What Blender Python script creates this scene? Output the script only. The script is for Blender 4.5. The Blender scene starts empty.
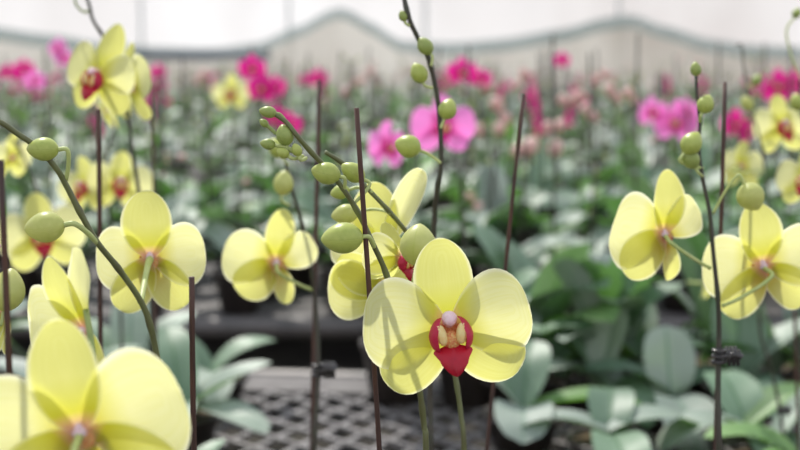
import bpy, math, random
from mathutils import Vector, Matrix, noise
R = math.radians
random.seed(7)
sc = bpy.context.scene
COL = sc.collection

# ------------------------------------------------------------------ camera
FPX = 1268.0
CAM = Vector((0, 0, 1.35))
PITCH = math.atan(160 / FPX)
FWD = Vector((0, math.cos(PITCH), -math.sin(PITCH)))
UP = Vector((0, math.sin(PITCH), math.cos(PITCH)))
RIGHT = Vector((1, 0, 0))
BENCH = 0.80

def at(px, py, d):
    """point seen at photo pixel (px,py), d metres deep"""
    return CAM + d * (FWD + RIGHT * ((px - 400) / FPX) + UP * ((225 - py) / FPX))

def on_plane(px, py, z):
    r = FWD + RIGHT * ((px - 400) / FPX) + UP * ((225 - py) / FPX)
    return CAM + r * ((z - CAM.z) / r.z)

cam_d = bpy.data.cameras.new('camera')
cam = bpy.data.objects.new('camera', cam_d)
COL.objects.link(cam)
cam.location = CAM
cam.rotation_euler = (math.pi / 2 - PITCH, 0, 0)
cam_d.sensor_width = 36
cam_d.lens = 36 * FPX / 800
cam_d.clip_start = 0.02
cam_d.clip_end = 200
cam_d.dof.use_dof = True
cam_d.dof.focus_distance = 0.76
cam_d.dof.aperture_fstop = 6.4
cam_d.dof.aperture_blades = 0
sc.camera = cam

sc.view_settings.view_transform = 'Standard'
sc.view_settings.look = 'None'
sc.view_settings.exposure = 0.0
sc.cycles.use_denoising = True
sc.cycles.max_bounces = 8
sc.cycles.transparent_max_bounces = 12
sc.cycles.transmission_bounces = 8
sc.cycles.sample_clamp_indirect = 6
sc.cycles.caustics_reflective = False
sc.cycles.caustics_refractive = False

# ------------------------------------------------------------------ world + sun
w = bpy.data.worlds.new('world'); sc.world = w; w.use_nodes = True
nt = w.node_tree; nt.nodes.clear()
tc = nt.nodes.new('ShaderNodeTexCoord'); sep = nt.nodes.new('ShaderNodeSeparateXYZ')
cr = nt.nodes.new('ShaderNodeValToRGB'); bg = nt.nodes.new('ShaderNodeBackground'); out = nt.nodes.new('ShaderNodeOutputWorld')
nt.links.new(tc.outputs['Generated'], sep.inputs[0]); nt.links.new(sep.outputs['Z'], cr.inputs[0])
cr.color_ramp.elements[0].position = 0.0; cr.color_ramp.elements[0].color = (0.98, 0.96, 0.94, 1)
cr.color_ramp.elements[1].position = 0.6; cr.color_ramp.elements[1].color = (0.80, 0.88, 1.0, 1)
nt.links.new(cr.outputs[0], bg.inputs['Color']); bg.inputs['Strength'].default_value = 1.2
nt.links.new(bg.outputs[0], out.inputs[0])

sd = bpy.data.lights.new('sun', 'SUN'); sd.energy = 4.5; sd.angle = R(1.2); sd.color = (1.0, 0.96, 0.88)
sun = bpy.data.objects.new('sun', sd); COL.objects.link(sun)
sun_from = Vector((-0.30, 0.72, 0.95)).normalized()      # behind the flowers, high
sun.rotation_euler = sun_from.to_track_quat('Z', 'Y').to_euler()
sun.location = (-3, 6, 9)

# ------------------------------------------------------------------ materials
def newmat(name):
    m = bpy.data.materials.new(name); m.use_nodes = True
    n = m.node_tree; n.nodes.clear()
    o = n.nodes.new('ShaderNodeOutputMaterial')
    return m, n, o

def N(n, t, **kw):
    x = n.nodes.new(t)
    for k, v in kw.items():
        if hasattr(x, k): setattr(x, k, v)
        else: x.inputs[k].default_value = v
    return x

def mixc(n, fac, a, b, mode='MIX'):
    x = n.nodes.new('ShaderNodeMix'); x.data_type = 'RGBA'; x.blend_type = mode
    for s, v in ((x.inputs[0], fac), (x.inputs[6], a), (x.inputs[7], b)):
        if hasattr(v, 'links') or isinstance(v, bpy.types.NodeSocket): n.links.new(v, s)
        elif isinstance(v, (int, float)): s.default_value = v
        else: s.default_value = (*v[:3], 1)
    return x.outputs[2]

def ramp(n, src, stops):
    x = n.nodes.new('ShaderNodeValToRGB')
    e = x.color_ramp.elements
    while len(e) < len(stops): e.new(0.5)
    for el, (p, c) in zip(e, stops):
        el.position = p; el.color = (*c, 1) if len(c) == 3 else c
    n.links.new(src, x.inputs[0])
    return x.outputs[0]

def petal_mat(name, base, mid, edge, vein, trans=0.55, heart=None):
    m, n, o = newmat(name)
    tc = N(n, 'ShaderNodeTexCoord'); s = N(n, 'ShaderNodeSeparateXYZ'); n.links.new(tc.outputs['UV'], s.inputs[0])
    along = ramp(n, s.outputs['Y'], [(0.05, heart or base), (0.19, base), (0.50, mid), (1.0, mid)])
    sub = N(n, 'ShaderNodeMath', operation='SUBTRACT'); n.links.new(s.outputs['X'], sub.inputs[0]); sub.inputs[1].default_value = 0.5
    ab = N(n, 'ShaderNodeMath', operation='ABSOLUTE'); n.links.new(sub.outputs[0], ab.inputs[0])
    ed = ramp(n, ab.outputs[0], [(0.43, (0, 0, 0)), (0.5, (1, 1, 1))])
    c = mixc(n, ed, along, edge)
    # fine veins running along the petal
    mp = N(n, 'ShaderNodeMapping'); n.links.new(tc.outputs['UV'], mp.inputs[0]); mp.inputs['Scale'].default_value = (26, 1.6, 1)
    nz = N(n, 'ShaderNodeTexNoise'); n.links.new(mp.outputs[0], nz.inputs['Vector']); nz.inputs['Scale'].default_value = 1.0; nz.inputs['Detail'].default_value = 2
    vf = ramp(n, nz.outputs['Fac'], [(0.40, (0, 0, 0)), (0.72, (0.38, 0.38, 0.38))])
    c = mixc(n, vf, c, vein)
    d = N(n, 'ShaderNodeBsdfPrincipled'); n.links.new(c, d.inputs['Base Color'])
    d.inputs['Roughness'].default_value = 0.55; d.inputs['Specular IOR Level'].default_value = 0.25
    gm = N(n, 'ShaderNodeGamma'); n.links.new(c, gm.inputs[0]); gm.inputs[1].default_value = 1.18
    t = N(n, 'ShaderNodeBsdfTranslucent'); n.links.new(gm.outputs[0], t.inputs['Color'])
    mx = N(n, 'ShaderNodeMixShader'); mx.inputs[0].default_value = trans
    n.links.new(d.outputs[0], mx.inputs[1]); n.links.new(t.outputs[0], mx.inputs[2]); n.links.new(mx.outputs[0], o.inputs[0])
    return m

M = {}
M['yellow'] = petal_mat('yellow_petal', (0.68, 0.67, 0.14), (0.80, 0.79, 0.43), (0.95, 0.94, 0.76), (0.73, 0.71, 0.22), 0.68, (0.84, 0.54, 0.49))
M['yellow_sepal'] = petal_mat('yellow_sepal', (0.66, 0.66, 0.09), (0.78, 0.77, 0.28), (0.94, 0.93, 0.68), (0.71, 0.69, 0.15), 0.68, (0.84, 0.54, 0.49))
M['pink'] = petal_mat('pink_petal', (0.75, 0.10, 0.38), (0.92, 0.32, 0.72), (0.97, 0.62, 0.88), (0.82, 0.16, 0.55), 0.55)
M['magenta'] = petal_mat('magenta_petal', (0.55, 0.01, 0.16), (0.82, 0.04, 0.36), (0.92, 0.22, 0.60), (0.60, 0.01, 0.24), 0.5)
M['crimson'] = petal_mat('crimson_petal', (0.45, 0.01, 0.08), (0.70, 0.04, 0.18), (0.80, 0.16, 0.34), (0.5, 0.01, 0.10), 0.45)
M['blush'] = petal_mat('blush_petal', (0.75, 0.30, 0.32), (0.85, 0.50, 0.50), (0.95, 0.75, 0.72), (0.7, 0.25, 0.3), 0.5)

def simple(name, col, rough=0.5, spec=0.5, trans=0.0, nscale=0, col2=None, metal=0.0, stretch=(1, 1, 1), bump=0.0, coords='Object'):
    m, n, o = newmat(name)
    d = N(n, 'ShaderNodeBsdfPrincipled')
    d.inputs['Base Color'].default_value = (*col, 1); d.inputs['Roughness'].default_value = rough
    d.inputs['Specular IOR Level'].default_value = spec; d.inputs['Metallic'].default_value = metal
    c = None
    if nscale:
        tc = N(n, 'ShaderNodeTexCoord'); mp = N(n, 'ShaderNodeMapping'); mp.inputs['Scale'].default_value = stretch
        n.links.new(tc.outputs[coords], mp.inputs[0])
        nz = N(n, 'ShaderNodeTexNoise'); nz.inputs['Scale'].default_value = nscale; nz.inputs['Detail'].default_value = 3
        n.links.new(mp.outputs[0], nz.inputs['Vector'])
        f = ramp(n, nz.outputs['Fac'], [(0.35, (0, 0, 0)), (0.65, (1, 1, 1))])
        c = mixc(n, f, col, col2 or [x * 0.6 for x in col]); n.links.new(c, d.inputs['Base Color'])
        if bump:
            b = N(n, 'ShaderNodeBump'); b.inputs['Strength'].default_value = bump; n.links.new(nz.outputs['Fac'], b.inputs['Height']); n.links.new(b.outputs[0], d.inputs['Normal'])
    if trans:
        t = N(n, 'ShaderNodeBsdfTranslucent'); t.inputs['Color'].default_value = (*col, 1)
        if c is not None: n.links.new(c, t.inputs['Color'])
        mx = N(n, 'ShaderNodeMixShader'); mx.inputs[0].default_value = trans
        n.links.new(d.outputs[0], mx.inputs[1]); n.links.new(t.outputs[0], mx.inputs[2]); n.links.new(mx.outputs[0], o.inputs[0])
    else:
        n.links.new(d.outputs[0], o.inputs[0])
    return m

M['lip'] = simple('lip_red', (0.50, 0.010, 0.030), 0.35, 0.4, 0.30, 60, (0.36, 0.008, 0.03))
M['lip_pink'] = simple('lip_wing', (0.60, 0.035, 0.10), 0.4, 0.4, 0.35, 90, (0.50, 0.02, 0.06))
M['lip_throat'] = simple('lip_throat', (0.98, 0.74, 0.30), 0.45, 0.3, 0.45, 900, (0.85, 0.28, 0.12))
M['callus'] = simple('callus_yellow', (1.0, 0.93, 0.50), 0.4, 0.3, 0.45, 400, (0.98, 0.82, 0.38))
M['column'] = simple('column_pink', (0.95, 0.82, 0.84), 0.35, 0.4, 0.4, 200, (0.93, 0.68, 0.74))
M['stem'] = simple('orchid_stem', (0.085, 0.085, 0.030), 0.42, 0.5, 0, 120, (0.13, 0.15, 0.05), stretch=(1, 1, 0.3))
M['stem_green'] = simple('green_stem', (0.20, 0.26, 0.07), 0.42, 0.5, 0.1, 120, (0.28, 0.34, 0.10))
M['stem_dark'] = simple('dark_stem', (0.035, 0.038, 0.022), 0.5, 0.5, 0, 80, (0.05, 0.04, 0.03))
M['pedicel'] = simple('pedicel', (0.48, 0.56, 0.20), 0.45, 0.4, 0.25, 90, (0.58, 0.62, 0.28))
M['stake'] = simple('stake_wood', (0.085, 0.036, 0.024), 0.6, 0.4, 0, 300, (0.045, 0.022, 0.018), stretch=(1, 1, 0.08), bump=0.3)
M['clip'] = simple('clip_black', (0.018, 0.016, 0.016), 0.28, 0.6, 0, 40, (0.03, 0.025, 0.025))
M['pot'] = simple('pot_plastic', (0.035, 0.030, 0.028), 0.5, 0.5, 0, 30, (0.06, 0.045, 0.04))
M['moss'] = simple('pot_moss', (0.12, 0.085, 0.045), 0.9, 0.2, 0, 120, (0.04, 0.03, 0.02), bump=0.6)

def bud_mat(name, col, tip, seam, tr=0.25):
    m, n, o = newmat(name)
    tc = N(n, 'ShaderNodeTexCoord'); s = N(n, 'ShaderNodeSeparateXYZ'); n.links.new(tc.outputs['UV'], s.inputs[0])
    along = ramp(n, s.outputs['Y'], [(0.0, col), (0.55, col), (1.0, tip)])
    mul = N(n, 'ShaderNodeMath', operation='MULTIPLY'); n.links.new(s.outputs['X'], mul.inputs[0]); mul.inputs[1].default_value = 3.0
    fr = N(n, 'ShaderNodeMath', operation='FRACT'); n.links.new(mul.outputs[0], fr.inputs[0])
    f = ramp(n, fr.outputs[0], [(0.0, (1, 1, 1)), (0.035, (0, 0, 0)), (0.965, (0, 0, 0)), (1.0, (1, 1, 1))])
    c = mixc(n, f, along, seam)
    nz = N(n, 'ShaderNodeTexNoise'); nz.inputs['Scale'].default_value = 8; n.links.new(tc.outputs['UV'], nz.inputs['Vector'])
    c = mixc(n, nz.outputs['Fac'], c, tip)
    d = N(n, 'ShaderNodeBsdfPrincipled'); n.links.new(c, d.inputs['Base Color']); d.inputs['Roughness'].default_value = 0.38
    t = N(n, 'ShaderNodeBsdfTranslucent'); n.links.new(c, t.inputs['Color'])
    mx = N(n, 'ShaderNodeMixShader'); mx.inputs[0].default_value = tr
    n.links.new(d.outputs[0], mx.inputs[1]); n.links.new(t.outputs[0], mx.inputs[2]); n.links.new(mx.outputs[0], o.inputs[0])
    return m
M['bud'] = bud_mat('bud_green', (0.34, 0.42, 0.08), (0.54, 0.58, 0.16), (0.22, 0.30, 0.05))
M['bud_small'] = bud_mat('bud_small_green', (0.24, 0.34, 0.08), (0.42, 0.46, 0.14), (0.10, 0.14, 0.03))
M['bud_yellow'] = bud_mat('bud_yellow', (0.50, 0.54, 0.15), (0.66, 0.66, 0.28), (0.45, 0.52, 0.10), 0.4)
M['bud_pink'] = bud_mat('bud_pink', (0.66, 0.32, 0.32), (0.80, 0.62, 0.54), (0.5, 0.15, 0.2), 0.3)

def leaf_mat(name, col, col2, rib, tr=0.12, rough=0.33):
    m, n, o = newmat(name)
    tc = N(n, 'ShaderNodeTexCoord'); s = N(n, 'ShaderNodeSeparateXYZ'); n.links.new(tc.outputs['UV'], s.inputs[0])
    nz = N(n, 'ShaderNodeTexNoise'); nz.inputs['Scale'].default_value = 9; nz.inputs['Detail'].default_value = 3
    n.links.new(tc.outputs['Object'], nz.inputs['Vector'])
    oi = N(n, 'ShaderNodeObjectInfo')
    c = mixc(n, nz.outputs['Fac'], col, col2)
    br = ramp(n, oi.outputs['Random'], [(0.0, (0.70, 0.70, 0.70)), (1.0, (1.25, 1.2, 1.1))])
    c = mixc(n, 1.0, c, br, 'MULTIPLY')
    f = ramp(n, s.outputs['X'], [(0.455, (0, 0, 0)), (0.49, (1, 1, 1)), (0.51, (1, 1, 1)), (0.545, (0, 0, 0))])
    c = mixc(n, f, c, rib)
    d = N(n, 'ShaderNodeBsdfPrincipled'); n.links.new(c, d.inputs['Base Color'])
    d.inputs['Roughness'].default_value = rough; d.inputs['Specular IOR Level'].default_value = 0.6
    t = N(n, 'ShaderNodeBsdfTranslucent')
    n.links.new(mixc(n, 0.75, c, (0.16, 0.42, 0.03)), t.inputs['Color'])
    mx = N(n, 'ShaderNodeMixShader'); mx.inputs[0].default_value = tr
    n.links.new(d.outputs[0], mx.inputs[1]); n.links.new(t.outputs[0], mx.inputs[2]); n.links.new(mx.outputs[0], o.inputs[0])
    return m
M['leaf'] = leaf_mat('leaf_green', (0.10, 0.185, 0.115), (0.175, 0.265, 0.19), (0.06, 0.14, 0.06), 0.22, 0.50)
M['leaf_light'] = leaf_mat('leaf_light', (0.12, 0.26, 0.07), (0.19, 0.34, 0.12), (0.28, 0.44, 0.15), 0.34, 0.5)
M['leaf_grey'] = leaf_mat('leaf_greyish', (0.21, 0.28, 0.235), (0.31, 0.37, 0.325), (0.13, 0.21, 0.15), 0.18, 0.52)

M['leaf_far'] = leaf_mat('leaf_far', (0.12, 0.20, 0.13), (0.20, 0.28, 0.20), (0.1, 0.18, 0.1), 0.22, 0.5)  # far leaves: distance haze painted in as a lighter leaf colour
M['leaf_far_grey'] = leaf_mat('leaf_far_grey', (0.29, 0.345, 0.31), (0.39, 0.435, 0.40), (0.2, 0.28, 0.2), 0.2, 0.5)  # greyish far leaves, also paled in colour for haze
M['pipe'] = simple('bench_pipe', (0.075, 0.068, 0.066), 0.5, 0.5, 0, 14, (0.12, 0.105, 0.10), metal=0.2)
M['grid'] = simple('bench_grid', (0.26, 0.24, 0.24), 0.5, 0.5, 0, 40, (0.12, 0.11, 0.11))
M['bench_strip'] = simple('bench_strip', (0.13, 0.118, 0.115), 0.6, 0.4, 0, 18, (0.08, 0.07, 0.07))
M['soil'] = simple('floor_soil', (0.035, 0.030, 0.028), 0.85, 0.2, 0, 3, (0.06, 0.055, 0.045), bump=0.4)
M['post'] = simple('post_paint', (0.60, 0.62, 0.60), 0.5, 0.5, 0, 2, (0.5, 0.52, 0.5))

def film(name, col, col2, transp, tr=0.6, sc_=0.35):
    m, n, o = newmat(name)
    tc = N(n, 'ShaderNodeTexCoord'); mp = N(n, 'ShaderNodeMapping'); mp.inputs['Scale'].default_value = (1, 1, 0.5)
    n.links.new(tc.outputs['Object'], mp.inputs[0])
    nz = N(n, 'ShaderNodeTexNoise'); nz.inputs['Scale'].default_value = sc_; nz.inputs['Detail'].default_value = 4; n.links.new(mp.outputs[0], nz.inputs['Vector'])
    f = ramp(n, nz.outputs['Fac'], [(0.35, (0, 0, 0)), (0.65, (1, 1, 1))])
    c = mixc(n, f, col, col2)
    d = N(n, 'ShaderNodeBsdfDiffuse'); n.links.new(c, d.inputs[0])
    t = N(n, 'ShaderNodeBsdfTranslucent'); n.links.new(c, t.inputs[0])
    tp = N(n, 'ShaderNodeBsdfTransparent')
    a = N(n, 'ShaderNodeMixShader'); a.inputs[0].default_value = tr; n.links.new(d.outputs[0], a.inputs[1]); n.links.new(t.outputs[0], a.inputs[2])
    b = N(n, 'ShaderNodeMixShader'); b.inputs[0].default_value = transp; n.links.new(a.outputs[0], b.inputs[1]); n.links.new(tp.outputs[0], b.inputs[2])
    n.links.new(b.outputs[0], o.inputs[0])
    return m
M['film'] = film('wall_film', (0.46, 0.40, 0.385), (0.97, 0.97, 1.0), 0.34, 0.6, 0.16)
M['curtain'] = film('wall_curtain', (0.56, 0.51, 0.43), (0.84, 0.81, 0.72), 0.2, 0.5, 0.5)
M['net'] = film('shade_net', (0.26, 0.34, 0.33), (0.38, 0.46, 0.45), 0.25, 0.4, 0.6)
M['net_dark'] = film('shade_net_dark', (0.10, 0.13, 0.16), (0.20, 0.22, 0.26), 0.05, 0.3, 0.6)

# ------------------------------------------------------------------ mesh builder
class MB:
    def __init__(s): s.v = []; s.f = []; s.uv = []; s.m = []
    def add(s, verts, faces, uvs=None, mi=0, mat=None):
        o = len(s.v)
        s.v += [tuple(mat @ Vector(p)) for p in verts] if mat is not None else [tuple(p) for p in verts]
        for f in faces:
            s.f.append(tuple(i + o for i in f)); s.m.append(mi)
        s.uv += list(uvs) if uvs else [(0.3, 0.3)] * len(verts)
        return s
    def join(s, b, mat=None, mi=None):
        o = len(s.v)
        s.v += [tuple(mat @ Vector(p)) for p in b.v] if mat is not None else list(b.v)
        s.f += [tuple(i + o for i in f) for f in b.f]; s.uv += b.uv
        s.m += [mi] * len(b.f) if mi is not None else b.m
        return s
    def mesh(s, name, mats, smooth=True):
        me = bpy.data.meshes.new(name); me.from_pydata(s.v, [], s.f)
        for m in mats: me.materials.append(M[m] if isinstance(m, str) else m)
        if len(mats) > 1: me.polygons.foreach_set('material_index', s.m)
        ul = me.uv_layers.new(name='UVMap'); li = [0] * len(me.loops); me.loops.foreach_get('vertex_index', li)
        ul.data.foreach_set('uv', [c for i in li for c in s.uv[i]])
        me.polygons.foreach_set('use_smooth', [smooth] * len(me.polygons)); me.update()
        return me

def catmull(pts, n):
    P = [Vector(p) for p in pts]
    if len(P) < 2: return P
    P = [P[0] * 2 - P[1]] + P + [P[-1] * 2 - P[-2]]
    o = []
    for i in range(1, len(P) - 2):
        a, b, c, d = P[i - 1:i + 3]
        for k in range(n):
            t = k / n
            o.append(0.5 * ((2 * b) + (c - a) * t + (2 * a - 5 * b + 4 * c - d) * t * t + (3 * b - a - 3 * c + d) * t ** 3))
    o.append(P[-2]); return o

def tube(mb, pts, r, seg=8, mi=0, caps=True):
    """pts: Vectors; r: float or list (per point)"""
    n = len(pts); rr = r if isinstance(r, list) else [r] * n
    V = []; UVs = []; F = []
    t = (pts[1] - pts[0]).normalized(); a = t.orthogonal().normalized()
    for i, p in enumerate(pts):
        t = (pts[min(i + 1, n - 1)] - pts[max(i - 1, 0)]).normalized()
        a = (a - t * a.dot(t)).normalized(); b = t.cross(a)
        for k in range(seg):
            an = 2 * math.pi * k / seg
            V.append(p + (a * math.cos(an) + b * math.sin(an)) * rr[i]); UVs.append((k / seg, i / (n - 1)))
    for i in range(n - 1):
        for k in range(seg):
            k2 = (k + 1) % seg
            F.append((i * seg + k, i * seg + k2, (i + 1) * seg + k2, (i + 1) * seg + k))
    if caps:
        F.append(tuple(range(seg))[::-1]); F.append(tuple((n - 1) * seg + k for k in range(seg)))
    mb.add(V, F, UVs, mi); return mb

def box(mb, c, s, mi=0, rot=None):
    x, y, z = s[0] / 2, s[1] / 2, s[2] / 2
    V = [Vector((i * x, j * y, k * z)) for i in (-1, 1) for j in (-1, 1) for k in (-1, 1)]
    m = Matrix.Translation(Vector(c)) @ (rot.to_4x4() if rot else Matrix.Identity(4))
    mb.add(V, [(0, 1, 3, 2), (4, 6, 7, 5), (0, 4, 5, 1), (2, 3, 7, 6), (0, 2, 6, 4), (1, 5, 7, 3)], None, mi, m); return mb

def lathe(mb, prof, seg=16, mi=0, mat=None, sx=1, sy=1):
    V = []; U = []; F = []
    for i, (r, z) in enumerate(prof):
        for k in range(seg):
            a = 2 * math.pi * k / seg; V.append((r * math.cos(a) * sx, r * math.sin(a) * sy, z)); U.append((k / seg, i / (len(prof) - 1)))
    for i in range(len(prof) - 1):
        for k in range(seg):
            k2 = (k + 1) % seg; F.append((i * seg + k, i * seg + k2, (i + 1) * seg + k2, (i + 1) * seg + k))
    mb.add(V, F, U, mi, mat); return mb

# ------------------------------------------------------------------ objects
def thing(name, label, cat, loc, group=None):
    o = bpy.data.objects.new(name, None); o.empty_display_size = 0.03; COL.objects.link(o); o.location = loc
    o['label'] = label; o['category'] = cat
    if group: o['group'] = group
    return o
def part(name, me, parent=None, mat=None, label=None):
    o = bpy.data.objects.new(name, me); COL.objects.link(o); o.parent = parent
    if mat is not None: o.matrix_local = mat
    if label: o['label'] = label
    return o
def tag(o, label, cat, group=None):
    o['label'] = label; o['category'] = cat
    if group: o['group'] = group
    return o
def structure(name, me, mat=None):
    o = part(name, me, None, mat); o['kind'] = 'structure'; return o

# ------------------------------------------------------------------ petals
def blade(L, W, a=0.6, b=0.5, cup=0.0, curl=0.0, ruffle=0.0, seed=0, nu=16, nv=12, base=0.10, skew=0.0, keel=0.0, roll=0.0):
    """a petal from the origin along +Z, width along X, front face towards -Y"""
    mb = MB(); V = []; U = []; F = []
    tp = a / (a + b); nm = tp ** a * (1 - tp) ** b
    for i in range(nu + 1):
        u = i / nu; t = (1 - math.cos(math.pi * u)) / 2
        t = 0.5 * t + 0.5 * u if t < 0.5 else t
        wv = (t ** a * (1 - t) ** b / nm) if 0 < t < 1 else 0
        wv = max(wv, base * (1 - t) ** 0.5 if t < 0.5 else 0)
        for j in range(nv + 1):
            s = -1 + 2 * j / nv
            x = s * W / 2 * wv + skew * W * math.sin(math.pi * t) * 0.5
            z = t * L - abs(s) ** 2 * 0.0
            y = cup * W * (s * wv) ** 2 * 1.0 + curl * L * t * t + roll * s * wv * W * t - keel * W * math.exp(-(s * 4) ** 2) * math.sin(math.pi * t)
            if ruffle:
                nn = noise.noise(Vector((x * 38 + seed * 7.1, z * 38, seed * 3.3)))
                y += ruffle * L * nn * (0.3 + abs(s)) * (0.3 + t)
            V.append((x, y, z)); U.append((0.5 + 0.5 * max(abs(s), min(1, max(0, (t - .8) / .2))), t))
    for i in range(nu):
        for j in range(nv):
            q = i * (nv + 1) + j; F.append((q, q + 1, q + nv + 2, q + nv + 1))
    mb.add(V, F, U); return mb

PET = {}
def get_petals(colr, scol):
    """cached mesh sets in metres, for a flower 10 cm across"""
    key = (colr, scol)
    if key in PET: return PET[key]
    d = {'dorsal': [], 'petal': [], 'lateral': []}
    for k in range(4):
        sd_ = k * 11 + len(PET) * 50
        c = (0.10, 0.16, 0.06, 0.20)[k]; q = (0.05, -0.10, 0.14, -0.04)[k]
        d['dorsal'].append(blade(0.053, 0.0355, 0.60, 0.58, c, q, 0.05, sd_, base=0.25).mesh('dorsal_sepal', [scol]))
        d['petal'].append(blade(0.053, 0.056, 0.80, 0.43, c * 0.6, q * 0.8, 0.07, sd_ + 3, nu=20, nv=18, base=0.2).mesh('petal', [colr]))
        d['lateral'].append(blade(0.052, 0.036, 0.64, 0.46, c, q * 0.7 + 0.04, 0.05, sd_ + 5, base=0.25, skew=0.05).mesh('lateral_sepal', [scol]))
    PET[key] = d; return d

LIP = {}
def get_lip(red, wing, throat, col):
    key = (red, wing, throat)
    if key in LIP: return LIP[key]
    # mid lobe: a red trowel pointing down and forward, with a short claw
    mb = MB(); V = []; U = []; F = []; nu, nv = 14, 10
    prof = [(0, 0.20), (0.10, 0.26), (0.20, 0.62), (0.28, 0.96), (0.36, 1.0), (0.52, 0.82), (0.72, 0.56), (0.90, 0.34), (1.0, 0.16)]
    for i in range(nu + 1):
        t = i / nu
        for (a, wa), (b, wb) in zip(prof, prof[1:]):
            if a <= t <= b: wv = wa + (wb - wa) * (t - a) / (b - a); break
        for j in range(nv + 1):
            s = -1 + 2 * j / nv
            x = s * 0.0118 * wv; z = -0.0095 - 0.0180 * t + 0.0022 * abs(s) ** 1.5 * (1 if .1 < t < .6 else 0.2)
            y = -0.010 - 0.010 * math.sin(t * 1.9) + 0.005 * s * s * wv - 0.0012 * math.exp(-(s * 5) ** 2)
            V.append((x, y, z)); U.append(((s + 1) / 2, t))
    for i in range(nu):
        for j in range(nv):
            q = i * (nv + 1) + j; F.append((q, q + 1, q + nv + 2, q + nv + 1))
    mb.add(V, F, U)
    lip = mb.mesh('lip', [red])
    wings = []
    for sg in (-1, 1):                       # rounded side lobes standing like brackets round the column
        mb = MB(); V = []; U = []; F = []; na, nb = 12, 12
        for i in range(na + 1):
            th = -1.45 + 2.9 * i / na            # bottom .. top
            for j in range(nb + 1):
                ph = -1.25 + 2.35 * j / nb       # front .. back, 0 = outwards
                rx, ry, rz = 0.0072, 0.0085, 0.0105
                r_ = math.cos(th) ** 0.8
                x = sg * (0.0062 + rx * r_ * math.cos(ph)) - sg * 0.0022 * max(0, math.sin(th)); y = -0.0085 + ry * r_ * math.sin(ph); z = -0.0045 + rz * math.sin(th) + 0.001
                V.append((x, y, z)); U.append((j / nb, i / na))
        for i in range(na):
            for j in range(nb):
                q = i * (nb + 1) + j; F.append((q, q + 1, q + nb + 2, q + nb + 1))
        mb.add(V, F, U); wings.append(mb.mesh('lip_wing', [wing]))
    mb = MB()
    prof = [(0.0001, -0.0062)] + [(0.0062 * math.sin(math.pi * k / 8), -0.0062 * math.cos(math.pi * k / 8)) for k in range(1, 8)] + [(0.0001, 0.0062)]
    lathe(mb, prof, 12, 0, Matrix.Translation((0, -0.0095, -0.0070)) @ Matrix.Diagonal((0.85, 0.7, 0.95, 1)))
    lathe(mb, prof, 12, 0, Matrix.Translation((0, -0.0015, -0.0035)) @ Matrix.Diagonal((1.3, 0.5, 1.3, 1)))
    thr = mb.mesh('lip_throat', [throat])
    mb = MB()
    for sg in (-1, 1):
        pr = [(0.0001, -0.006)] + [(0.0033 * math.sin(math.pi * k / 7), -0.0068 * math.cos(math.pi * k / 7)) for k in range(1, 7)] + [(0.0001, 0.006)]
        lathe(mb, pr, 10, 0, Matrix.Translation((sg * 0.0060, -0.0135, -0.0030)) @ Matrix.Rotation(R(10 * sg), 4, 'Y'))
    cal = mb.mesh('callus', ['callus'])
    mb = MB()
    pts = catmull([Vector((0, 0.001, 0.000)), Vector((0, -0.004, 0.0045)), Vector((0, -0.009, 0.0062)), Vector((0, -0.0130, 0.0055))], 5)
    nn = len(pts); tube(mb, pts, [0.0030 + 0.0016 * math.sin(math.pi * (i / (nn - 1)) ** 1.2) + (0.0006 if i > nn * .7 else 0) for i in range(nn)], 12)
    lathe(mb, [(0.0001, -0.0036)] + [(0.0036 * math.sin(math.pi * k / 7), -0.0036 * math.cos(math.pi * k / 7)) for k in range(1, 7)] + [(0.0001, 0.0036)], 12, 0, Matrix.Translation(pts[-1]))
    column = mb.mesh('column', [col])
    LIP[key] = (lip, wings, thr, cal, column); return LIP[key]

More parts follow.
